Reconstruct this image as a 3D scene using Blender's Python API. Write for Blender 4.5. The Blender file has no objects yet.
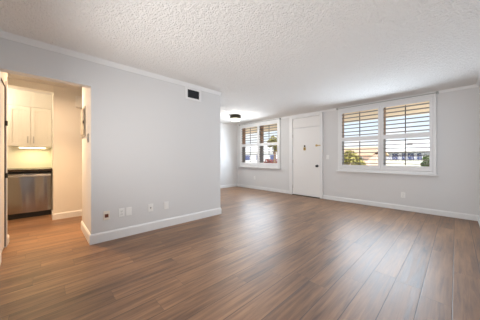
import bpy, bmesh, math, random
from mathutils import Vector, Matrix
random.seed(7)
sc = bpy.context.scene
COL = sc.collection

# ------------------------------------------------------------------ camera
THETA = math.radians(46.2189)
cam_d = bpy.data.cameras.new('camera')
cam_d.sensor_fit = 'HORIZONTAL'
cam_d.sensor_width = 36.0
cam_d.lens = 36.0 * 207.0 / 480.0
cam_d.shift_y = -2.0 / 480.0
cam_d.clip_start = 0.02
cam_d.clip_end = 400
cam = bpy.data.objects.new('camera', cam_d)
cam.location = (0, 0, 1.125)
cam.rotation_euler = (math.pi / 2, 0, THETA)
COL.objects.link(cam)
sc.camera = cam

# ------------------------------------------------------------------ world
w = bpy.data.worlds.new('sky')
sc.world = w
w.use_nodes = True
nt = w.node_tree
nt.nodes.clear()
def wn(t): return nt.nodes.new(t)
tc = wn('ShaderNodeTexCoord')
sep = wn('ShaderNodeSeparateXYZ')
nt.links.new(tc.outputs['Generated'], sep.inputs[0])
ramp = wn('ShaderNodeValToRGB')
ramp.color_ramp.elements[0].position = 0.0
ramp.color_ramp.elements[0].color = (0.97, 0.97, 1.0, 1)
ramp.color_ramp.elements[1].position = 0.45
ramp.color_ramp.elements[1].color = (0.48, 0.68, 0.96, 1)
e = ramp.color_ramp.elements.new(0.12)
e.color = (0.78, 0.90, 1.0, 1)
nt.links.new(sep.outputs['Z'], ramp.inputs[0])
nz = wn('ShaderNodeTexNoise')
nz.inputs['Scale'].default_value = 5.0
nz.inputs['Detail'].default_value = 5.0
mp = wn('ShaderNodeMapping')
mp.inputs['Scale'].default_value = (1, 1, 3)
nt.links.new(tc.outputs['Generated'], mp.inputs[0])
nt.links.new(mp.outputs[0], nz.inputs['Vector'])
cr = wn('ShaderNodeValToRGB')
cr.color_ramp.elements[0].position = 0.5
cr.color_ramp.elements[0].color = (0, 0, 0, 1)
cr.color_ramp.elements[1].position = 0.66
cr.color_ramp.elements[1].color = (1, 1, 1, 1)
nt.links.new(nz.outputs[0], cr.inputs[0])
mx = wn('ShaderNodeMixRGB')
mx.inputs[2].default_value = (1, 1, 1, 1)
nt.links.new(cr.outputs[0], mx.inputs[0])
nt.links.new(ramp.outputs[0], mx.inputs[1])
bg = wn('ShaderNodeBackground')
bg.inputs['Strength'].default_value = 1.05
nt.links.new(mx.outputs[0], bg.inputs[0])
wo = wn('ShaderNodeOutputWorld')
nt.links.new(bg.outputs[0], wo.inputs[0])

# ------------------------------------------------------------------ sun, window daylight, exposure
def light(name, kind, loc, rot, energy, color, **kw):
    d = bpy.data.lights.new(name, kind)
    d.energy = energy
    d.color = color
    for k, v in kw.items():
        setattr(d, k, v)
    o = bpy.data.objects.new(name, d)
    o.location = loc
    o.rotation_euler = rot
    COL.objects.link(o)
    return o

sun_dir = Vector((-0.62, 0.50, -0.60))          # from behind the building, right
sun = light('sun', 'SUN', (6, -8, 12), sun_dir.to_track_quat('-Z', 'Y').to_euler(), 6.0, (1.0, 0.95, 0.87), angle=0.01)
DAY = (0.75, 0.88, 1.0)
def window_light(name, x, width, power):
    # daylight coming in through the louvers, two panels angled slightly down like the sky outside
    for k in range(2):
        light(name, 'AREA', (x, 5.48, 1.24 + 0.62 * k), (math.radians(-76), 0, 0), power / 2, DAY, shape='RECTANGLE',
              size=width, size_y=0.52, spread=math.radians(160))
window_light('daylight_living_window', -1.20, 1.70, 45)
window_light('daylight_dining_window', -4.80, 1.45, 40)
light('rear_fill_added', 'AREA', (-1.60, -0.26, 1.35), (math.radians(92), 0, 0), 29, (1.0, 0.97, 0.935), shape='RECTANGLE', size=2.2, size_y=1.0, spread=math.radians(134))  # fill light added behind the camera to brighten the far wall
sc.view_settings.view_transform = 'Standard'
sc.view_settings.look = 'None'
sc.view_settings.gamma = 1.0
sc.view_settings.use_curve_mapping = False
sc.view_settings.exposure = 0.16
sc.cycles.max_bounces = 14
sc.cycles.diffuse_bounces = 8
sc.cycles.transparent_max_bounces = 16

# ------------------------------------------------------------------ materials
def srgb(r, g, b):
    f = lambda c: (c / 255 / 12.92) if c / 255 <= 0.04045 else ((c / 255 + 0.055) / 1.055) ** 2.4
    return (f(r), f(g), f(b), 1)

def mat(name, color, rough=0.6, metal=0.0, emit=None, estr=0.0, spec=0.5, bump=0.0, bscale=50.0, var=0.0, vscale=8.0, bdist=0.01):
    m = bpy.data.materials.new(name)
    m.use_nodes = True
    n = m.node_tree
    b = n.nodes['Principled BSDF']
    b.inputs['Base Color'].default_value = color if len(color) == 4 else (*color, 1)
    b.inputs['Roughness'].default_value = rough
    b.inputs['Metallic'].default_value = metal
    b.inputs['Specular IOR Level'].default_value = spec
    if emit:
        b.inputs['Emission Color'].default_value = (*emit, 1)
        b.inputs['Emission Strength'].default_value = estr
    t = n.nodes.new('ShaderNodeTexCoord')
    if var > 0:
        z = n.nodes.new('ShaderNodeTexNoise')
        z.inputs['Scale'].default_value = vscale
        z.inputs['Detail'].default_value = 4
        n.links.new(t.outputs['Object'], z.inputs['Vector'])
        r = n.nodes.new('ShaderNodeValToRGB')
        c = b.inputs['Base Color'].default_value
        r.color_ramp.elements[0].position = 0.3
        r.color_ramp.elements[1].position = 0.7
        r.color_ramp.elements[0].color = (c[0] * (1 - var), c[1] * (1 - var), c[2] * (1 - var), 1)
        r.color_ramp.elements[1].color = (min(1, c[0] * (1 + var)), min(1, c[1] * (1 + var)), min(1, c[2] * (1 + var)), 1)
        n.links.new(z.outputs[0], r.inputs[0])
        n.links.new(r.outputs[0], b.inputs['Base Color'])
    if bump > 0:
        z = n.nodes.new('ShaderNodeTexNoise')
        z.inputs['Scale'].default_value = bscale
        z.inputs['Detail'].default_value = 5
        n.links.new(t.outputs['Object'], z.inputs['Vector'])
        u = n.nodes.new('ShaderNodeBump')
        u.inputs['Strength'].default_value = bump
        u.inputs['Distance'].default_value = bdist
        n.links.new(z.outputs[0], u.inputs['Height'])
        n.links.new(u.outputs[0], b.inputs['Normal'])
    return m

M_wall = mat('wall_paint', (0.69, 0.69, 0.695), 0.75, bump=0.08, bscale=90, spec=0.3)
M_trim = mat('white_trim_paint', (0.79, 0.795, 0.80), 0.4)
M_door = mat('white_door_paint', (0.82, 0.81, 0.80), 0.45)
M_shut = mat('shutter_white', (0.78, 0.785, 0.80), 0.45)
M_kwall = mat('kitchen_paint', (0.80, 0.77, 0.715), 0.7, bump=0.06, bscale=90, spec=0.3)
M_cab = mat('cabinet_cream', (0.86, 0.83, 0.76), 0.4)
M_black = mat('black_metal', (0.012, 0.012, 0.013), 0.45)
M_vent = mat('vent_dark', (0.035, 0.037, 0.045), 0.6)
M_bronze = mat('bronze', (0.035, 0.028, 0.018), 0.4, metal=0.6)
M_brass = mat('brass', (0.55, 0.38, 0.14), 0.35, metal=0.9)
M_chrome = mat('satin_nickel', (0.55, 0.53, 0.50), 0.3, metal=1.0)
M_steel = mat('stainless_steel', (0.36, 0.34, 0.325), 0.20, metal=1.0)
n = M_steel.node_tree
t = n.nodes.new('ShaderNodeTexCoord')
p_ = n.nodes.new('ShaderNodeMapping')
p_.inputs['Scale'].default_value = (1, 3.6, 0.35)
n.links.new(t.outputs['Object'], p_.inputs[0])
z1 = n.nodes.new('ShaderNodeTexNoise')
z1.inputs['Scale'].default_value = 1.0
z1.inputs['Detail'].default_value = 1
n.links.new(p_.outputs[0], z1.inputs['Vector'])
bu = n.nodes.new('ShaderNodeBump')
bu.inputs['Strength'].default_value = 1.0
bu.inputs['Distance'].default_value = 0.06
n.links.new(z1.outputs[0], bu.inputs['Height'])
n.links.new(bu.outputs[0], n.nodes['Principled BSDF'].inputs['Normal'])
M_counter = mat('dark_granite', (0.045, 0.03, 0.02), 0.25, var=0.5, vscale=60)
M_plate = mat('white_plate', (0.84, 0.84, 0.83), 0.35)
M_plate_cream = mat('almond_plate', (0.80, 0.72, 0.62), 0.4)
M_brownplastic = mat('brown_plastic', (0.16, 0.05, 0.03), 0.4)
M_grey = mat('grey_plastic', (0.25, 0.25, 0.25), 0.4)
M_panel = mat('panel_grey_paint', (0.36, 0.33, 0.29), 0.4)
M_rod = mat('shadow_line_rail', (0.38, 0.39, 0.38), 0.4)
M_louver = mat('louver_backlit_dark', (0.27, 0.225, 0.20), 0.5)  # backlit darkness of the white slats is put into this colour
M_gap = mat('gap_shade_brown', (0.07, 0.045, 0.03), 0.6)
M_tilt = mat('dark_tilt_rod', (0.05, 0.045, 0.04), 0.5)
M_sash_brown = mat('sash_bronze', (0.34, 0.20, 0.12), 0.5)
M_sash_grey = mat('sash_grey', (0.22, 0.21, 0.21), 0.5)
M_shade = mat('lamp_glass', (0.9, 0.88, 0.8), 0.3, emit=(1.0, 0.93, 0.72), estr=1.6)
M_tube = mat('lamp_tube', (0.9, 0.88, 0.8), 0.3, emit=(1.0, 0.86, 0.50), estr=5.0)
M_tan = mat('soffit_tan', (0.92, 0.74, 0.52), 0.8)
M_concrete = mat('pale_concrete', (0.78, 0.75, 0.70), 0.9, var=0.08, vscale=1.5)
M_bwhite = mat('stucco_white', (0.82, 0.82, 0.80), 0.9, bump=0.2, bscale=10)
M_bshade = mat('stucco_shaded_grey', (0.50, 0.50, 0.58), 0.9, bump=0.2, bscale=10)  # wall colour carries the shade of a porch wall
M_bpink = mat('stucco_peach', (0.74, 0.55, 0.44), 0.9, bump=0.2, bscale=10)
M_broof = mat('roof_white_tile', (0.80, 0.79, 0.77), 0.8, var=0.06, vscale=3)
M_troof = mat('roof_tan_tile', (0.62, 0.44, 0.30), 0.8, var=0.15, vscale=3)
M_bglass = mat('window_blue_glass', (0.09, 0.11, 0.22), 0.15)
M_trunk = mat('bark', (0.20, 0.13, 0.08), 0.9, var=0.3, vscale=15)
M_leaf = mat('leaf_olive', (0.30, 0.27, 0.08), 0.7, var=0.35, vscale=3)
M_leafg = mat('leaf_green', (0.14, 0.20, 0.07), 0.7, var=0.35, vscale=3)
M_leafr = mat('leaf_red', (0.26, 0.06, 0.05), 0.7, var=0.35, vscale=3)
M_grass = mat('lawn', (0.30, 0.33, 0.16), 0.95, var=0.2, vscale=0.8)

# glass: clear thin pane
M_glass = bpy.data.materials.new('clear_glass')
M_glass.use_nodes = True
n = M_glass.node_tree
n.nodes.clear()
tr = n.nodes.new('ShaderNodeBsdfTransparent')
gl = n.nodes.new('ShaderNodeBsdfGlossy')
gl.inputs['Roughness'].default_value = 0.02
mi = n.nodes.new('ShaderNodeMixShader')
mi.inputs[0].default_value = 0.006
n.links.new(tr.outputs[0], mi.inputs[1])
n.links.new(gl.outputs[0], mi.inputs[2])
ou = n.nodes.new('ShaderNodeOutputMaterial')
n.links.new(mi.outputs[0], ou.inputs[0])

# popcorn ceiling
M_ceil = mat('popcorn_ceiling', (0.82, 0.81, 0.795), 0.9, spec=0.2)
n = M_ceil.node_tree
t = n.nodes.new('ShaderNodeTexCoord')
z1 = n.nodes.new('ShaderNodeTexNoise')
z1.inputs['Scale'].default_value = 60
z1.inputs['Detail'].default_value = 3
z1.inputs['Roughness'].default_value = 0.6
n.links.new(t.outputs['Object'], z1.inputs['Vector'])
z2 = n.nodes.new('ShaderNodeTexVoronoi')
z2.inputs['Scale'].default_value = 70
n.links.new(t.outputs['Object'], z2.inputs['Vector'])
ad = n.nodes.new('ShaderNodeMath')
ad.operation = 'SUBTRACT'
n.links.new(z1.outputs[0], ad.inputs[0])
n.links.new(z2.outputs['Distance'], ad.inputs[1])
bu = n.nodes.new('ShaderNodeBump')
bu.inputs['Strength'].default_value = 0.55
bu.inputs['Distance'].default_value = 0.018
z3 = n.nodes.new('ShaderNodeTexNoise')
z3.inputs['Scale'].default_value = 27
z3.inputs['Detail'].default_value = 2
n.links.new(t.outputs['Object'], z3.inputs['Vector'])
a3 = n.nodes.new('ShaderNodeMath')
a3.operation = 'MULTIPLY_ADD'
a3.inputs[1].default_value = 2.2
n.links.new(z3.outputs[0], a3.inputs[0])
n.links.new(ad.outputs[0], a3.inputs[2])
n.links.new(a3.outputs[0], bu.inputs['Height'])
n.links.new(bu.outputs[0], n.nodes['Principled BSDF'].inputs['Normal'])

# plank floor: planks run along Y
def plank_material():
    m = bpy.data.materials.new('wood_planks')
    m.use_nodes = True
    n = m.node_tree
    L = n.links.new
    b = n.nodes['Principled BSDF']
    def math_(op, a, bb=None):
        k = n.nodes.new('ShaderNodeMath')
        k.operation = op
        for i, v in enumerate((a, bb)):
            if v is None: continue
            if isinstance(v, (int, float)): k.inputs[i].default_value = v
            else: L(v, k.inputs[i])
        return k.outputs[0]
    t = n.nodes.new('ShaderNodeTexCoord')
    s = n.nodes.new('ShaderNodeSeparateXYZ')
    L(t.outputs['Object'], s.inputs[0])
    X = math_('ADD', s.outputs[0], 0.02)
    W, LEN = 0.183, 1.22
    u = math_('DIVIDE', X, W)
    row = math_('FLOOR', u)
    wn_ = n.nodes.new('ShaderNodeTexWhiteNoise')
    wn_.noise_dimensions = '1D'
    L(row, wn_.inputs['W'])
    off = math_('MULTIPLY', wn_.outputs['Value'], LEN)
    v = math_('DIVIDE', math_('ADD', s.outputs[1], off), LEN)
    colm = math_('FLOOR', v)
    cmb = n.nodes.new('ShaderNodeCombineXYZ')
    L(row, cmb.inputs[0]); L(colm, cmb.inputs[1])
    pn = n.nodes.new('ShaderNodeTexWhiteNoise')
    pn.noise_dimensions = '2D'
    L(cmb.outputs[0], pn.inputs['Vector'])
    # grain coordinates, shifted per plank
    g = n.nodes.new('ShaderNodeCombineXYZ')
    L(math_('MULTIPLY', X, 30.0), g.inputs[0])
    L(math_('ADD', math_('MULTIPLY', s.outputs[1], 1.7), math_('MULTIPLY', pn.outputs['Value'], 40.0)), g.inputs[1])
    L(math_('MULTIPLY', pn.outputs['Value'], 13.0), g.inputs[2])
    gn = n.nodes.new('ShaderNodeTexNoise')
    gn.inputs['Scale'].default_value = 1.0
    gn.inputs['Detail'].default_value = 6
    gn.inputs['Roughness'].default_value = 0.62
    gn.inputs['Distortion'].default_value = 0.5
    L(g.outputs[0], gn.inputs['Vector'])
    # broad cloudy darker figures / knots
    g2 = n.nodes.new('ShaderNodeCombineXYZ')
    L(math_('MULTIPLY', X, 7.0), g2.inputs[0])
    L(math_('ADD', math_('MULTIPLY', s.outputs[1], 1.6), math_('MULTIPLY', pn.outputs['Value'], 20.0)), g2.inputs[1])
    gn2 = n.nodes.new('ShaderNodeTexNoise')
    gn2.inputs['Scale'].default_value = 1.0
    gn2.inputs['Detail'].default_value = 3
    L(g2.outputs[0], gn2.inputs['Vector'])
    f = math_('ADD', math_('MULTIPLY', gn.outputs[0], 0.64), math_('MULTIPLY', gn2.outputs[0], 0.30))
    f = math_('ADD', f, math_('MULTIPLY', math_('SUBTRACT', pn.outputs['Value'], 0.5), 0.11))
    r = n.nodes.new('ShaderNodeValToRGB')
    els = r.color_ramp.elements
    els[0].position = 0.27
    els[0].color = FLOOR_COLS[0]
    els[1].position = 0.66
    els[1].color = FLOOR_COLS[2]
    k = els.new(0.46)
    k.color = FLOOR_COLS[1]
    L(f, r.inputs[0])
    # seams
    fu = math_('FRACT', u)
    eu = math_('MULTIPLY', math_('MINIMUM', fu, math_('SUBTRACT', 1.0, fu)), W)
    fv = math_('FRACT', v)
    ev = math_('MULTIPLY', math_('MINIMUM', fv, math_('SUBTRACT', 1.0, fv)), LEN)
    ed = math_('MINIMUM', eu, math_('MULTIPLY', ev, 3.0))
    mr = n.nodes.new('ShaderNodeMapRange')
    mr.inputs['From Min'].default_value = 0.0010
    mr.inputs['From Max'].default_value = 0.0036
    L(ed, mr.inputs['Value'])
    mixs = n.nodes.new('ShaderNodeMixRGB')
    mixs.inputs[1].default_value = FLOOR_COLS[3]
    L(mr.outputs[0], mixs.inputs[0])
    L(r.outputs[0], mixs.inputs[2])
    L(mixs.outputs[0], b.inputs['Base Color'])
    b.inputs['Roughness'].default_value = 0.36
    b.inputs['Specular IOR Level'].default_value = 0.75
    rr = math_('ADD', math_('MULTIPLY', gn.outputs[0], 0.16), 0.335)
    L(rr, b.inputs['Roughness'])
    bu = n.nodes.new('ShaderNodeBump')
    bu.inputs['Strength'].default_value = 0.35
    bu.inputs['Distance'].default_value = 0.002
    L(math_('ADD', mr.outputs[0], math_('MULTIPLY', gn.outputs[0], 0.25)), bu.inputs['Height'])
    L(bu.outputs[0], b.inputs['Normal'])
    return m
FLOOR_COLS = [srgb(70, 47, 34), srgb(123, 90, 64), srgb(160, 121, 87), srgb(42, 29, 21)]
M_floor = plank_material()

# ------------------------------------------------------------------ mesh helpers
def box(bm, x0, x1, y0, y1, z0, z1):
    vs = [bm.verts.new((x, y, z)) for z in (z0, z1) for y in (y0, y1) for x in (x0, x1)]
    for f in ((0, 2, 3, 1), (4, 5, 7, 6), (0, 1, 5, 4), (2, 6, 7, 3), (0, 4, 6, 2), (1, 3, 7, 5)):
        bm.faces.new([vs[i] for i in f])

def prism(bm, pts, axis, a0, a1):
    """extrude a 2-D polygon: axis 'x' -> pts are (y,z), 'y' -> (x,z), 'z' -> (x,y)"""
    def P(p, a):
        return {'x': (a, p[0], p[1]), 'y': (p[0], a, p[1]), 'z': (p[0], p[1], a)}[axis]
    A = [bm.verts.new(P(p, a0)) for p in pts]
    B = [bm.verts.new(P(p, a1)) for p in pts]
    bm.faces.new(A)
    bm.faces.new(B[::-1])
    for i in range(len(pts)):
        j = (i + 1) % len(pts)
        bm.faces.new((A[i], B[i], B[j], A[j]))
    bmesh.ops.recalc_face_normals(bm, faces=bm.faces)

def lathe(bm, prof, center, seg=40, axis='z'):
    """revolve (radius, height) profile"""
    rings = []
    for r, hgt in prof:
        ring = []
        for k in range(seg):
            a = 2 * math.pi * k / seg
            c, s = r * math.cos(a), r * math.sin(a)
            v = {'z': (c, s, hgt), 'y': (c, hgt, s), 'x': (hgt, c, s)}[axis]
            ring.append(bm.verts.new((center[0] + v[0], center[1] + v[1], center[2] + v[2])))
        rings.append(ring)
    for A, B in zip(rings, rings[1:]):
        for k in range(seg):
            j = (k + 1) % seg
            bm.faces.new((A[k], A[j], B[j], B[k]))
    bm.faces.new(rings[0][::-1])
    bm.faces.new(rings[-1])
    bmesh.ops.recalc_face_normals(bm, faces=bm.faces)

def obj(name, bm, m, parent=None, bevel=0.0, smooth=False, seg=2):
    me = bpy.data.meshes.new(name)
    bm.to_mesh(me)
    bm.free()
    me.materials.append(m)
    o = bpy.data.objects.new(name, me)
    COL.objects.link(o)
    if parent: o.parent = parent
    if smooth:
        for p in me.polygons: p.use_smooth = True
    if bevel > 0:
        bv = o.modifiers.new('bevel', 'BEVEL')
        bv.width = bevel
        bv.segments = seg
        bv.limit_method = 'ANGLE'
    return o

def boxes(name, lst, m, parent=None, bevel=0.0):
    bm = bmesh.new()
    for b in lst: box(bm, *b)
    return obj(name, bm, m, parent, bevel)

def thing(name, label, cat, loc=(0, 0, 0), rz=0.0, group=None):
    o = bpy.data.objects.new(name, None)
    o.empty_display_size = 0.1
    o.location = loc
    o.rotation_euler = (0, 0, rz)
    COL.objects.link(o)
    return tag(o, label, cat, group)

def tag(o, label, cat, group=None):
    o['label'] = label
    o['category'] = cat
    if group: o['group'] = group
    return o

def struct(o, label=None):
    o['kind'] = 'structure'
    if label: o['label'] = label
    return o

def sroot(name, label=None, loc=(0, 0, 0)):
    o = bpy.data.objects.new(name, None)
    o.location = loc
    COL.objects.link(o)
    return struct(o, label)

H = 2.44
XL, YF, XR, YR = -3.285, 5.63, 0.285, -0.33     # living room faces
XJ, XH, XK = -4.117, -5.06, -6.17               # jamb back, hall wall, kitchen back wall
XN = -6.04                                      # nook side wall
YP = 2.60                                       # partition end
WT = 0.20
HX0, HX1, HZ0, HZ1 = -2.085, -0.315, 0.85, 2.345  # window hole (living)
DX = -3.70                                      # offset to the dining window

# ------------------------------------------------------------------ shell
struct(boxes('floor', [(-6.4, 0.5, -1.4, YF + WT, -0.12, 0.0)], M_floor), 'brown wood plank floor running through living room and kitchen')
struct(boxes('ceiling', [(-6.4, 0.5, -1.4, YF + WT, H, H + 0.12)], M_ceil), 'off white popcorn textured ceiling')
wf = []
for (a, b) in ((-6.25, HX0 + DX), (HX1 + DX, HX0), (HX1, 0.5)):
    wf.append((a, b, YF, YF + WT, 0, H))
for d in (0, DX):
    wf.append((HX0 + d, HX1 + d, YF, YF + WT, 0, HZ0))
    wf.append((HX0 + d, HX1 + d, YF, YF + WT, HZ1, H))
struct(boxes('wall_far', wf, M_wall), 'pale far wall with two windows and the entry door')
struct(boxes('wall_right', [(XR, XR + 0.15, YR - 0.12, YF, 0, H)], M_wall))
struct(boxes('wall_rear', [(XL - 0.02, -2.75, YR - 0.12, YR, 0, H), (-0.45, XR, YR - 0.12, YR, 0, H), (-2.75, -0.45, YR - 0.12, YR, 0, 0.6), (-2.75, -0.45, YR - 0.12, YR, 2.1, H), (XJ - 0.03, -3.93, YR - 0.12, YR, 0, H), (-3.93, XL - 0.02, YR - 0.12, YR, 2.04, H)], M_kwall))
struct(boxes('wall_left', [(XJ, XL, 0.464, YP, 0, H)], M_wall), 'long pale left wall ending before the dining nook')
struct(boxes('trim_header', [(XL - 0.12, XL, YR, 0.464, 2.06, H)], M_wall), 'wall header above the wide kitchen opening')
struct(boxes('wall_hall', [(XK, XH, 0.155, YP, 0, H)], M_kwall), 'cream hall wall right of the kitchen alcove')
struct(boxes('wall_partition', [(XK, XJ, YP - 0.1, YP, 0, H)], M_wall))
struct(boxes('wall_nook', [(XN - 0.15, XN, YP, YF, 0, H)], M_wall), 'white side wall of the dining nook')
struct(boxes('wall_kitchen', [(XK - 0.15, XK, -1.4, 0.155, 0, H), (XK, XJ - 0.03, -1.4, -1.3, 0, H), (XJ - 0.03, XJ + 0.12, -1.4, YR - 0.12, 0, H)], M_kwall))
struct(boxes('trim_alcove', [(XH - 0.12, XH, -1.3, 0.155, 2.322, H)], M_cab), 'cream header over the kitchen alcove')
struct(boxes('trim_soffit', [(XK, -5.835, -1.3, 0.155, 2.137, H)], M_kwall), 'cream soffit above the kitchen cabinets')

# baseboards: profile with a small top ease
def base_x(name, xf, y0, y1, s, h=0.115, label=None):      # face on x = xf, sticks out in direction s
    bm = bmesh.new()
    prism(bm, [(xf, 0), (xf + s * 0.016, 0), (xf + s * 0.016, h - 0.02), (xf + s * 0.006, h), (xf, h)], 'y', y0, y1)
    return struct(obj(name, bm, M_trim), label)
def base_y(name, yf, x0, x1, s, h=0.115, label=None):
    bm = bmesh.new()
    prism(bm, [(yf, 0), (yf + s * 0.016, 0), (yf + s * 0.016, h - 0.02), (yf + s * 0.006, h), (yf, h)], 'x', x0, x1)
    return struct(obj(name, bm, M_trim), label)
base_x('baseboard_left', XL, 0.464 - 0.016, YP, 1, 0.13)
base_y('baseboard_jamb', 0.464, XJ, XL, -1, 0.13)
base_y('baseboard_end', YP, XN, XL + 0.016, 1, 0.115)
base_y('baseboard_far', YF, -2.548, XR, -1, 0.105)
base_y('baseboard_dining', YF, XN, -3.61, -1, 0.105)
base_x('baseboard_nook', XN, YP, YF, 1, 0.105)
base_x('baseboard_right', XR, YR, YF, -1, 0.105)
base_x('baseboard_hall', XH, 0.155 - 0.016, YP - 0.1, 1, 0.115)
base_y('baseboard_alcove', 0.155, XH - 0.42, XH, -1, 0.115)
base_y('baseboard_rear', YR, -3.40, XR, 1, 0.115)
base_y('baseboard_closet', YR, XJ - 0.046, -4.0, 1, 0.10)

# crown mouldings
def crown_x(name, xf, y0, y1, s, h=0.058):
    bm = bmesh.new()
    prism(bm, [(xf, H), (xf, H - h), (xf + s * 0.010, H - h), (xf + s * 0.020, H - h * 0.6), (xf + s * 0.034, H - 0.012), (xf + s * 0.040, H)], 'y', y0, y1)
    return struct(obj(name, bm, M_trim))
def crown_y(name, yf, x0, x1, s, h=0.045):
    bm = bmesh.new()
    prism(bm, [(yf, H), (yf, H - h), (yf + s * 0.010, H - h), (yf + s * 0.018, H - h * 0.6), (yf + s * 0.026, H - 0.012), (yf + s * 0.030, H)], 'x', x0, x1)
    return struct(obj(name, bm, M_trim))
crown_x('trim_crown_left', XL, YR, YP, 1)
crown_y('trim_crown_far', YF, XN, XR, -1)
crown_x('trim_crown_right', XR, YR, YF, -1, 0.045)
crown_y('trim_crown_rear', YR, XL, XR, 1, 0.058)

# ------------------------------------------------------------------ windows (setting) : casing, sill, sashes, glass
MUL0, MUL1 = -1.222, -1.158
def window(name, d, label):
    r = sroot(name, label, (d, 0, 0))
    boxes('casing', [(-2.135, HX0, 5.585, YF, 0.80, 2.395), (HX1, -0.265, 5.585, YF, 0.80, 2.395),
                     (HX0, HX1, 5.585, YF, HZ1, 2.395), (HX0, HX1, 5.585, YF, 0.80, HZ0)], M_trim, r, 0.004)
    boxes('sill', [(-2.165, -0.235, 5.545, YF, 0.775, 0.80)], M_trim, r, 0.005)
    boxes('mullion', [(MUL0, MUL1, 5.66, 5.82, HZ0, HZ1)], M_trim, r)
    for (a, b) in ((HX0, MUL0), (MUL1, HX1)):
        for z0, z1, m in ((1.60, HZ1, M_sash_brown), (HZ0, 1.60, M_sash_grey)):
            t_ = 0.022
            boxes('sash', [(a, a + t_, 5.665, 5.825, z0, z1), (b - t_, b, 5.665, 5.825, z0, z1),
                           (a + t_, b - t_, 5.70, 5.76, z0, z0 + 0.03), (a + t_, b - t_, 5.70, 5.76, z1 - 0.03, z1)], m, r)['label'] = ('brown upper sash' if z0 > 1.5 else 'grey lower sash')
        boxes('glass_pane', [(a + 0.022, b - 0.022, 5.735, 5.740, HZ0 + 0.03, HZ1 - 0.03)], M_glass, r)
    return r
window('window_1', 0, 'wide double window with white casing right of the entry door')
window('window_2', DX, 'white cased double window in the dining nook left of the entry door')

rw = sroot('rear_window_added', 'unseen window added behind the camera for the fill light')  # opening added to go with the rear fill light
boxes('frame', [(-2.75, -2.69, YR - 0.10, YR - 0.03, 0.6, 2.1), (-0.51, -0.45, YR - 0.10, YR - 0.03, 0.6, 2.1), (-1.63, -1.57, YR - 0.10, YR - 0.03, 0.66, 2.04),
                (-2.69, -0.51, YR - 0.10, YR - 0.03, 0.6, 0.66), (-2.69, -0.51, YR - 0.10, YR - 0.03, 2.04, 2.1)], M_trim, rw)
boxes('glass_pane', [(-2.69, -1.63, YR - 0.07, YR - 0.065, 0.66, 2.04), (-1.57, -0.51, YR - 0.07, YR - 0.065, 0.66, 2.04)], M_glass, rw)
struct(boxes('sun_block_added', [(-5.5, 2.5, YR - 3.6, -1.41, 2.44, 2.52), (0.5, 3.2, -1.41, YR - 0.12, 2.44, 2.52)], M_tan), 'unseen cover added to block sun from the added rear window')  # unseen cover added to keep sun out of the added rear opening

# plantation shutters
def shutter(x0, x1, label):
    cx = (x0 + x1) / 2
    r = thing('plantation_shutter', label, 'shutter', (cx, 5.605, 0.855), 0, 'white plantation shutters in the two windows')
    Z0 = 0.855
    sL, sR = 0.050, 0.050
    a, b = x0 - cx, x1 - cx
    y0, y1 = -0.016, 0.016
    z_b, z_m0, z_m1, z_t, z_top = 0.955 - Z0, 1.552 - Z0, 1.648 - Z0, 2.268 - Z0, 2.342 - Z0
    boxes('stile', [(a, a + sL, y0, y1, 0, z_top)], M_shut, r, 0.003)
    boxes('stile', [(b - sR, b, y0, y1, 0, z_top)], M_shut, r, 0.003)
    for z0, z1 in ((0, z_b), (z_m0, z_m1), (z_t, z_top)):
        boxes('rail', [(a + sL, b - sR, y0, y1, z0, z1)], M_shut, r, 0.003)
    tilt = math.radians(-5)
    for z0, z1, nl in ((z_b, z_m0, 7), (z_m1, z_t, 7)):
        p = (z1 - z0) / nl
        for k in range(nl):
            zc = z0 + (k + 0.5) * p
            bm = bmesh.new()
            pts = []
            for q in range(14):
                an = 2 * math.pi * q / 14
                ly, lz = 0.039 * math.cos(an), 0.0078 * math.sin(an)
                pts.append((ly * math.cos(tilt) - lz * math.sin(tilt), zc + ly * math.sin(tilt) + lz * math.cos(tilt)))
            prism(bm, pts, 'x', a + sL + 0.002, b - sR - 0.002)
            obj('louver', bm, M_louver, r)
    for z0, z1 in ((z_b + 0.01, z_m0 - 0.01), (z_m1 + 0.01, z_t - 0.01)):
        boxes('tilt_rod', [(-0.008, 0.008, 0.040, 0.052, z0, z1)], M_tilt, r)['label'] = 'thin dark tilt rod behind the louvers'
    return r
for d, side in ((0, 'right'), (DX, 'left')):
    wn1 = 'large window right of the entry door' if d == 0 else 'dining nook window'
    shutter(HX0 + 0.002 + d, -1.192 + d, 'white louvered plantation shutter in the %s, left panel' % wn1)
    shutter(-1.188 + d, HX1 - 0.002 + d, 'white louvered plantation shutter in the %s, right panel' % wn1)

def rail(x0, x1, label):  # grey rail stands in for the shadow gap above the casing
    r = thing('shadow_line_rail', label, 'rail', ((x0 + x1) / 2, 5.575, 2.402))
    hw = (x1 - x0) / 2
    bm = bmesh.new()
    lathe(bm, [(0.008, -hw), (0.008, hw)], (0, 0, 0), 12, 'x')
    obj('rod', bm, M_rod, r, smooth=False)
    for s in (-1, 1):
        boxes('end_bracket', [(s * hw - 0.018, s * hw + 0.018, -0.018, 0.055, -0.022, 0.022)], M_rod, r, 0.006)
rail(-2.15, -0.255, 'thin grey rail with end brackets standing for the shadow line along the top of the large right window')
rail(-2.15 + DX, -0.255 + DX, 'thin grey rail with end brackets standing for the shadow line along the top of the dining nook window')

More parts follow.
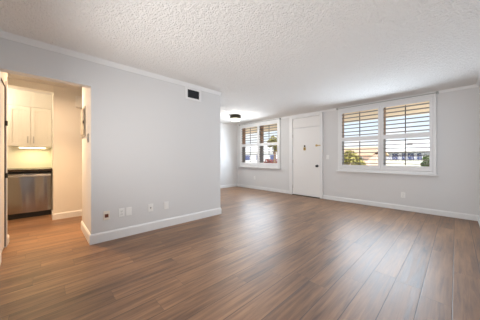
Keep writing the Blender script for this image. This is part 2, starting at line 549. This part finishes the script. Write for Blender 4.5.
# ------------------------------------------------------------------ entry door
d1 = sroot('door_1', 'white flush entry door with fixed panel above', (0, 0, 0))
boxes('slab', [(-3.485, -2.632, 5.605, 5.628, 0.018, 2.015)], M_door, d1, 0.003)
boxes('transom_panel', [(-3.485, -2.632, 5.603, 5.628, 2.035, 2.318)], M_door, d1, 0.003)
boxes('frame', [(-3.606, -3.492, 5.585, 5.63, 0, 2.392), (-2.625, -2.55, 5.585, 5.63, 0, 2.392), (-3.492, -2.625, 5.585, 5.63, 2.325, 2.392)], M_trim, d1, 0.005)
boxes('threshold', [(-3.492, -2.625, 5.575, 5.63, 0, 0.014)], M_bronze, d1)['label'] = 'dark metal threshold'
for z in (0.25, 1.02, 1.80):
    bm = bmesh.new()
    lathe(bm, [(0.008, z - 0.05), (0.008, z + 0.05)], (-3.489, 5.598, 0), 10)
    obj('hinge', bm, M_chrome, d1)
bm = bmesh.new()                        # door knob on a square rose
lathe(bm, [(0.036, 0.0), (0.036, -0.008), (0.014, -0.010), (0.013, -0.036), (0.027, -0.042), (0.033, -0.056), (0.029, -0.068), (0.012, -0.073)], (-2.70, 5.605, 0.90), 24, 'y')
kn = obj('door_knob', bm, M_black, d1, smooth=True)
kn['label'] = 'black door knob'
bm = bmesh.new()                        # knocker with a viewer
lathe(bm, [(0.026, 0.0), (0.026, -0.010), (0.018, -0.016), (0.004, -0.017)], (-3.09, 5.605, 1.475), 20, 'y')
obj('door_viewer', bm, M_bronze, d1)['label'] = 'dark door viewer'
bm = bmesh.new()
prism(bm, [(-3.115, 1.35), (-3.065, 1.35), (-3.055, 1.37), (-3.055, 1.44), (-3.125, 1.44), (-3.125, 1.37)], 'y', 5.592, 5.606)
kk = obj('door_knocker', bm, M_brass, d1, 0.003)
kk['label'] = 'small brass knocker'
bm = bmesh.new()
lathe(bm, [(0.006, 0.0), (0.006, 0.05)], (-3.09, 5.585, 1.37), 10, 'z')
obj('striker', bm, M_bronze, kk)
boxes('guard_latch', [(-2.745, -2.60, 5.575, 5.604, 1.468, 1.490), (-2.745, -2.70, 5.580, 5.606, 1.452, 1.506)], M_brass, d1, 0.003)['label'] = 'brass swing bar latch'

# closet door at the far left edge (in the rear wall)
d2 = sroot('door_2', 'white closet door at the left edge of the kitchen opening', (0, 0, 0))
boxes('slab', [(-3.905, XL - 0.13, YR - 0.04, YR - 0.006, 0.02, 2.015)], M_door, d2, 0.003)
boxes('gap_shade_strip', [(-3.918, -3.906, YR - 0.05, YR + 0.003, 0.015, 2.03), (-3.906, XL - 0.13, YR - 0.05, YR + 0.003, 2.016, 2.028)], M_gap, d2)['label'] = 'dark strip painted for the shaded gap around the closet door'  # dark strip coloured as the shaded gap between door and frame
boxes('frame', [(-4.0, -3.926, YR - 0.02, YR + 0.012, 0, 2.10), (XL - 0.12, XL - 0.05, YR - 0.02, YR + 0.012, 0, 2.10)], M_trim, d2, 0.003)
for z in (0.905, 1.56):
    bm = bmesh.new()
    lathe(bm, [(0.012, z - 0.03), (0.012, z + 0.03)], (-3.90, YR + 0.012, 0), 10)
    obj('hinge', bm, M_black, d2)

# ------------------------------------------------------------------ left wall: vent and plates
v = thing('air_vent', 'square white framed air vent with dark louvers high on left wall', 'vent', (XL, 1.978, 2.272))
boxes('frame', [(0.0005, 0.014, -0.165, -0.118, -0.105, 0.105), (0.0005, 0.014, 0.118, 0.165, -0.105, 0.105),
                (0.0005, 0.014, -0.118, 0.118, 0.072, 0.105), (0.0005, 0.014, -0.118, 0.118, -0.105, -0.072)], M_trim, v, 0.003)
boxes('backing', [(0.0005, 0.003, -0.118, 0.118, -0.072, 0.072)], M_black, v)
for k in range(7):
    zc = -0.062 + k * 0.0207
    bm = bmesh.new()
    prism(bm, [(0.004, zc + 0.006), (0.012, zc - 0.006), (0.012, zc - 0.003), (0.004, zc + 0.009)], 'y', -0.117, 0.117)
    obj('slat', bm, M_vent, v)
for k in range(3):
    yc = -0.06 + k * 0.06
    boxes('divider', [(0.0125, 0.0135, yc - 0.002, yc + 0.002, -0.072, 0.072)], M_vent, v)

def plate(name, y, z, label, kind, m=M_plate, wid=0.075, hei=0.118, cat='outlet'):
    r = thing(name, label, cat, (XL, y, z), 0)
    boxes('cover_plate', [(0.0005, 0.007, -wid / 2, wid / 2, -hei / 2, hei / 2)], m, r, 0.003)
    if kind == 'duplex':
        for s in (-1, 1):
            o = boxes('socket', [(0.007, 0.0095, -0.017, 0.017, s * 0.021 - 0.014, s * 0.021 + 0.014)], m, r, 0.002)
            for q in (-1, 1):
                boxes('slot', [(0.0095, 0.0100, q * 0.007 - 0.002, q * 0.007 + 0.002, s * 0.021 - 0.006, s * 0.021 + 0.006)], M_black, o)
        bm = bmesh.new(); lathe(bm, [(0.004, 0.007), (0.004, 0.0085)], (0, 0, 0), 10, 'x'); obj('screw', bm, M_chrome, r)
    elif kind == 'brown':
        boxes('socket', [(0.007, 0.013, -0.021, 0.021, -0.026, 0.020)], M_brownplastic, r, 0.003)['label'] = 'brown phone socket'
    elif kind == 'coax':
        bm = bmesh.new(); lathe(bm, [(0.010, 0.007), (0.010, 0.010), (0.006, 0.010), (0.006, 0.018)], (0, 0, 0), 12, 'x'); obj('connector', bm, M_grey, r)
    elif kind == 'blank':
        for s in (-1, 1):
            bm = bmesh.new(); lathe(bm, [(0.004, 0.007), (0.004, 0.0085)], (0, 0, s * 0.042), 10, 'x'); obj('screw', bm, M_plate, r)
    elif kind == 'rocker':
        boxes('insert', [(0.007, 0.0105, -0.017, 0.017, -0.034, 0.034)], m, r, 0.002)
    return r
plate('phone_jack', 0.636, 0.345, 'almond wall plate with brown phone socket, leftmost on the left wall', 'brown', M_plate_cream, cat='wall jack')
plate('wall_outlet', 0.818, 0.352, 'white duplex outlet on left wall touching a blank plate', 'duplex')
plate('wall_plate', 0.913, 0.352, 'white blank plate on left wall just right of duplex outlet', 'blank', cat='wall plate')
plate('coax_jack', 1.222, 0.352, 'white cable jack plate with round connector, second from right on left wall', 'coax', cat='wall jack')
plate('wall_outlet', 1.475, 0.350, 'white plate with rectangular insert, nearest the right end of left wall', 'rocker')

# on the far wall
def plate_far(name, x, z, label, cat, kind):
    r = thing(name, label, cat, (x, YF, z), 0)
    boxes('cover_plate', [(-0.037, 0.037, -0.007, -0.0005, -0.058, 0.058)], M_plate, r, 0.003)
    if kind == 'switch':
        boxes('toggle', [(-0.006, 0.006, -0.018, -0.007, -0.010, 0.014)], M_plate, r, 0.002)
    else:
        for s in (-1, 1):
            o = boxes('socket', [(-0.017, 0.017, -0.0095, -0.007, s * 0.021 - 0.014, s * 0.021 + 0.014)], M_plate, r, 0.002)
            for q in (-1, 1):
                boxes('slot', [(q * 0.007 - 0.002, q * 0.007 + 0.002, -0.010, -0.0095, s * 0.021 - 0.006, s * 0.021 + 0.006)], M_black, o)
plate_far('light_switch', -2.42, 1.15, 'white toggle light switch on far wall right of entry door', 'light switch', 'switch')
plate_far('wall_outlet', -0.79, 0.327, 'white outlet low on far wall under the large right window', 'outlet', 'outlet')
plate_far('wall_outlet', -5.10, 0.40, 'white outlet low on far wall under the dining nook window', 'outlet', 'outlet')

# breaker panel and switch on the jamb face (y = 0.464)
bp = thing('breaker_panel', 'tall grey beige breaker panel on the side of the kitchen opening', 'electrical panel', (-3.93, 0.464, 1.665))
boxes('trim_frame', [(-0.185, 0.185, -0.010, -0.0005, -0.225, 0.225)], M_panel, bp, 0.003)
pd = boxes('panel_door', [(-0.150, 0.150, -0.020, -0.010, -0.190, 0.190)], M_panel, bp, 0.004)
boxes('latch', [(0.118, 0.142, -0.028, -0.020, -0.030, 0.010)], M_black, pd)
ls = thing('light_switch', 'grey metal light switch plate on the kitchen opening side below breaker panel', 'light switch', (-3.515, 0.464, 1.40))
boxes('cover_plate', [(-0.050, 0.050, -0.008, -0.0005, -0.060, 0.060)], M_grey, ls, 0.003)
boxes('toggle', [(-0.006, 0.006, -0.020, -0.008, -0.010, 0.014)], M_plate, ls, 0.002)

# chime box on hall wall
ch = thing('door_chime', 'white door chime box high on the hall wall beside kitchen opening', 'door chime', (XH, 0.585, 2.205))
boxes('chime_cover', [(0.001, 0.055, -0.11, 0.11, -0.11, 0.11)], M_plate, ch, 0.006)
boxes('base_plate', [(0.0005, 0.004, -0.115, 0.115, -0.115, 0.115)], M_plate, ch)

# ------------------------------------------------------------------ ceiling lamps
lc = thing('ceiling_light', 'round flush ceiling light with black drum and glowing glass in the dining nook', 'ceiling light', (-4.70, 4.31, H))
bm = bmesh.new()
lathe(bm, [(0.150, -0.0005), (0.168, -0.012), (0.168, -0.105), (0.158, -0.109), (0.158, -0.095)], (0, 0, 0), 48)
obj('drum', bm, M_bronze, lc)
bm = bmesh.new()
lathe(bm, [(0.150, -0.100), (0.150, -0.130), (0.142, -0.148), (0.110, -0.163), (0.05, -0.172), (0.005, -0.173)], (0, 0, 0), 48)
obj('glass_shade', bm, M_shade, lc, smooth=True)
light('dining_lamp_glow', 'POINT', (-4.70, 4.31, 2.20), (0, 0, 0), 36, (1.0, 0.95, 0.87), shadow_soft_size=0.12)

hl = thing('ceiling_light', 'flush ceiling light above the hall between living room and kitchen', 'ceiling light', (-4.25, 0.07, H))
bm = bmesh.new()
lathe(bm, [(0.12, -0.0005), (0.125, -0.02), (0.125, -0.03)], (0, 0, 0), 36)
obj('drum', bm, M_bronze, hl)
bm = bmesh.new()
lathe(bm, [(0.115, -0.03), (0.115, -0.05), (0.08, -0.07), (0.005, -0.08)], (0, 0, 0), 36)
obj('glass_shade', bm, M_shade, hl, smooth=True)
light('hall_lamp_glow', 'AREA', (-4.25, 0.07, 2.35), (0, 0, 0), 13.5, (1.0, 0.70, 0.45), shape='DISK', size=0.26, spread=math.radians(168))
light('hall_lamp_downlight', 'AREA', (-4.25, 0.07, 2.352), (0, 0, 0), 15, (1.0, 0.64, 0.34), shape='DISK', size=0.22, spread=math.radians(85))
light('alcove_fill_added', 'POINT', (-5.40, -0.80, 2.25), (0, 0, 0), 14, (1.0, 0.85, 0.63), shadow_soft_size=0.1)  # unseen light added to brighten cabinets and counter, no fixture modelled

# ------------------------------------------------------------------ kitchen
# upper cabinet
uc = thing('wall_cabinet', 'cream two door wall cabinet with beadboard fronts above dishwasher', 'cabinet', (-5.855, -0.155, 1.352))
W2_, CH = 0.309, 0.783
boxes('body', [(-0.312, 0, -W2_, W2_, 0, CH)], M_cab, uc, 0.002)
for s in (-1, 1):
    y0, y1 = (-W2_ + 0.004, -0.003) if s < 0 else (0.003, W2_ - 0.004)
    bm = bmesh.new()
    fr = 0.055
    z0, z1 = 0.004, CH - 0.004
    box(bm, 0.001, 0.021, y0, y0 + fr, z0, z1)
    box(bm, 0.001, 0.021, y1 - fr, y1, z0, z1)
    box(bm, 0.001, 0.021, y0 + fr, y1 - fr, z0, z0 + fr)
    # arched top rail
    pts = [(y0 + fr, z1), (y1 - fr, z1)]
    nA = 12
    for k in range(nA + 1):
        u = k / nA
        pts.append((y1 - fr + (y0 - y1 + 2 * fr) * u, z1 - fr - 0.030 + 0.030 * math.sin(math.pi * u)))
    prism(bm, pts, 'x', 0.001, 0.021)
    dr = obj('door', bm, M_cab, uc, 0.003)
    bm = bmesh.new()
    nb = 5
    wdt = (y1 - y0 - 2 * fr) / nb
    for k in range(nb):
        box(bm, 0.001, 0.010, y0 + fr + k * wdt + 0.003, y0 + fr + (k + 1) * wdt - 0.003, z0 + fr, z1 - fr + 0.004)
    box(bm, 0.001, 0.004, y0 + fr, y1 - fr, z0 + fr, z1 - fr + 0.004)
    obj('panel', bm, M_cab, dr, 0.002)
    yh = s * 0.040
    bm = bmesh.new()
    box(bm, 0.021, 0.045, yh - 0.006, yh + 0.006, 0.075, 0.087)
    box(bm, 0.021, 0.045, yh - 0.006, yh + 0.006, 0.178, 0.190)
    box(bm, 0.040, 0.050, yh - 0.007, yh + 0.007, 0.065, 0.200)
    obj('handle', bm, M_chrome, dr, 0.003)
ul = thing('under_cabinet_light', 'glowing slim light strip under the cream wall cabinet', 'light fixture', (-5.93, -0.13, 1.352))
boxes('housing', [(-0.04, 0.07, -0.20, 0.20, -0.020, -0.001)], M_plate, ul, 0.003)
boxes('lens', [(-0.035, 0.074, -0.185, 0.185, -0.034, -0.020)], M_tube, ul, 0.003)
light('under_cabinet_glow', 'AREA', (-5.93, -0.13, 1.31), (0, 0, 0), 2.4, (1.0, 0.80, 0.36), shape='RECTANGLE', size=0.10, size_y=0.36)

# dishwasher
dw = thing('dishwasher', 'stainless steel dishwasher with full width bar handle under dark counter', 'dishwasher', (-5.56, -0.155, 0))
boxes('tub', [(-0.55, -0.022, -0.297, 0.297, 0.10, 0.868)], M_grey, dw)
boxes('front_panel', [(-0.022, 0.0, -0.297, 0.297, 0.10, 0.828)], M_steel, dw, 0.004)
boxes('control_strip', [(-0.022, -0.004, -0.297, 0.297, 0.832, 0.868)], M_black, dw, 0.003)
boxes('toe_kick', [(-0.10, -0.03, -0.297, 0.297, 0.0, 0.095)], M_black, dw)
bm = bmesh.new()
box(bm, 0.028, 0.046, -0.285, 0.285, 0.775, 0.805)
for s in (-1, 1):
    box(bm, 0.0, 0.030, s * 0.265 - 0.012, s * 0.265 + 0.012, 0.78, 0.80)
obj('handle', bm, M_chrome, dw, 0.005)
tag(boxes('countertop', [(XK + 0.001, -5.515, -1.298, 0.155, 0.874, 0.918)], M_counter, None, 0.006), 'dark brown granite countertop over the dishwasher', 'countertop')
bc = thing('base_cabinet', 'cream base cabinet left of the dishwasher', 'cabinet', (-5.57, -0.88, 0))
boxes('body', [(-0.58, 0, -0.41, 0.41, 0.10, 0.872)], M_cab, bc, 0.002)
boxes('toe_kick', [(-0.58, -0.06, -0.41, 0.41, 0.0, 0.10)], M_black, bc)
for y0, y1 in ((-0.40, -0.004), (0.004, 0.40)):
    d_ = boxes('door', [(0.001, 0.02, y0, y1, 0.12, 0.86)], M_cab, bc, 0.004)
    yh = -0.03 if y1 < 0.1 else 0.03
    boxes('handle', [(0.02, 0.045, yh - 0.006, yh + 0.006, 0.70, 0.82)], M_chrome, d_, 0.003)

# ------------------------------------------------------------------ outside
struct(boxes('ground', [(-90, 60, YF + WT + 2.4, 120, -0.35, -0.25)], M_grass))
struct(boxes('walkway', [(-14, 6, YF + WT, 9.2, -0.25, -0.05)], M_concrete))
struct(boxes('driveway', [(-60, 40, 9.2, 27.0, -0.25, -0.235)], M_concrete))
struct(boxes('overhang', [(-12, 3, YF + WT, 8.1, 2.42, 2.56)], M_tan), 'tan overhang ceiling outside the windows')

def roof_gable(bm, x0, x1, y0, y1, z0, z1, ov=0.5):
    ym = (y0 + y1) / 2
    prism(bm, [(y0 - ov, z0), (ym, z1), (y1 + ov, z0), (y1 + ov, z0 + 0.18), (ym, z1 + 0.2), (y0 - ov, z0 + 0.18)], 'x', x0 - ov, x1 + ov)

def house(name, label, x0, x1, y0, y1, z1, zr, mw, mr, wins, cat='building'):
    r = thing(name, label, cat, ((x0 + x1) / 2, y0, -0.25))
    ox, oy, oz = -(x0 + x1) / 2, -y0, 0.25
    def B(nm, l, m, p=r):
        return boxes(nm, [(a + ox, b + ox, c + oy, d + oy, e + oz, f + oz) for a, b, c, d, e, f in l], m, p)
    B('walls', [(x0, x1, y0, y1, -0.25, z1)], mw)
    bm = bmesh.new()
    roof_gable(bm, x0 + ox, x1 + ox, y0 + oy, y1 + oy, z1 + oz - 0.15, zr + oz)
    rf = obj('roof', bm, mr, r)
    for (a, b, zb, zt) in wins:
        o = B('window_frame', [(a - 0.06, b + 0.06, y0 - 0.04, y0, zb - 0.06, zt + 0.06)], M_trim)
        B('window_pane', [(a, b, y0 - 0.06, y0 - 0.041, zb, zt)], M_bglass, o)
    return r, rf, ox, oy, oz
A, Ar, ox, oy, oz = house('house', 'house with shade painted into its lavender grey walls, white roof and row of blue windows beyond the right window', -7.4, 4, 36, 46, 2.05, 3.6, M_bshade, M_broof,
      [(-6.3, -5.55, 0.62, 1.78), (-5.2, -4.85, 0.62, 1.78), (-4.55, -3.85, 0.62, 1.78), (-3.6, -3.1, 0.62, 1.78)])
boxes('roof_vent', [(-4.9 + ox, -4.3 + ox, 38.3 + oy, 38.9 + oy, 2.7 + oz, 3.3 + oz)], M_sash_grey, Ar)
house('house', 'peach house with tan tiled roof beyond the left half of the right window', -15.5, -6.7, 26, 33, 1.55, 2.3, M_bpink, M_troof,
      [(-9.3, -8.5, 0.5, 1.2), (-7.9, -7.3, 0.5, 1.2)])
house('house', 'long white house seen beyond the dining nook window', -40, -17, 27, 36, 2.3, 3.4, M_bwhite, M_broof,
      [(-27, -25.6, 0.7, 1.6), (-24, -22.6, 0.7, 1.6), (-21, -19.8, 0.7, 1.6)])

def leaf_cloud(bm, c, rad, nleaf, size, flat=1.0):
    for _ in range(nleaf):
        while True:
            p = Vector((random.uniform(-1, 1), random.uniform(-1, 1), random.uniform(-1, 1)))
            if 0.25 < p.length < 1: break
        q = Vector((c[0] + p.x * rad, c[1] + p.y * rad, c[2] + p.z * rad * flat))
        R = Matrix.Rotation(random.uniform(0, 6.28), 3, Vector((random.uniform(-1, 1), random.uniform(-1, 1), random.uniform(-1, 1))).normalized())
        s = size * random.uniform(0.6, 1.3)
        vs = [bm.verts.new(q + R @ Vector(v)) for v in ((-s, 0, 0), (0, -s * 0.45, s * 0.1), (s, 0, 0), (0, s * 0.45, s * 0.1))]
        bm.faces.new(vs)

def tree(name, label, loc, th, clumps, m, leaf=0.18, nl=260, cat='tree', r0=0.12):
    r = thing(name, label, cat, loc)
    bm = bmesh.new()
    lathe(bm, [(r0, 0), (r0 * 0.75, th * 0.5), (r0 * 0.5, th)], (0, 0, 0), 10)
    for (x, y, z, rad) in clumps:                      # limbs
        a = Vector((0, 0, th * 0.6)); b_ = Vector((x, y, z))
        d = (b_ - a)
        u = d.cross(Vector((0.3, 1, 0.2))).normalized(); vv = d.cross(u).normalized()
        k = r0 * 0.35
        ra = [bm.verts.new(a + (u * math.cos(t_) + vv * math.sin(t_)) * k) for t_ in (0, 2.1, 4.2)]
        rb = [bm.verts.new(b_ + (u * math.cos(t_) + vv * math.sin(t_)) * k * 0.4) for t_ in (0, 2.1, 4.2)]
        for i in range(3):
            bm.faces.new((ra[i], ra[(i + 1) % 3], rb[(i + 1) % 3], rb[i]))
    obj('trunk', bm, M_trunk, r)
    bm = bmesh.new()
    for (x, y, z, rad) in clumps: leaf_cloud(bm, (x, y, z), rad, nl, leaf, 0.8)
    obj('foliage', bm, m, r)
    return r
tag(boxes('garden_wall', [(-6.6, 4, 33.6, 33.85, -0.25, 0.78), (-6.6, 4, 33.55, 33.9, 0.78, 0.86)], M_bwhite), 'low white garden wall in front of the house with shade toned walls', 'wall')
tree('tree', 'yellowish leafy tree beyond the left half of the right window', (-6.6, 19.5, -0.25), 1.2,
     [(0, 0, 1.5, 0.7), (-0.6, 0.2, 1.2, 0.6), (0.6, -0.2, 1.15, 0.6), (0.9, 0.1, 0.7, 0.5), (-0.9, 0, 0.8, 0.5)], M_leaf)
tree('tree', 'small dark shrub tree before the house with shade toned walls', (-1.9, 29, -0.25), 0.9,
     [(0, 0, 1.3, 0.55), (0.3, 0, 0.9, 0.5), (-0.3, 0.1, 0.7, 0.4)], M_leafg)
tree('tree', 'light green slender tree beyond the right half of the dining nook window', (-10.6, 14.2, -0.25), 2.3,
     [(0, 0, 2.9, 0.5), (-0.45, 0.1, 2.6, 0.4), (0.4, -0.1, 2.5, 0.4), (0.1, 0.2, 2.2, 0.35)], M_leaf, leaf=0.13, nl=160)
for i, (x, y) in enumerate(((-15.6, 19.6), (-14.35, 19.5), (-13.1, 19.6))):
    b_ = thing('bush', ['leftmost red leaved bush beyond the dining nook window', 'middle red leaved bush in the row beyond the dining nook window', 'rightmost red leaved bush beyond the dining nook window'][i], 'bush', (x, y, -0.25), 0, 'red leaved bushes across the driveway')
    bm = bmesh.new(); leaf_cloud(bm, (0, 0, 0.75), 0.55, 320, 0.14, 1.0); obj('foliage', bm, M_leafr, b_)
    bm = bmesh.new(); lathe(bm, [(0.05, 0), (0.03, 0.9)], (0, 0, 0), 8); obj('stem', bm, M_trunk, b_)
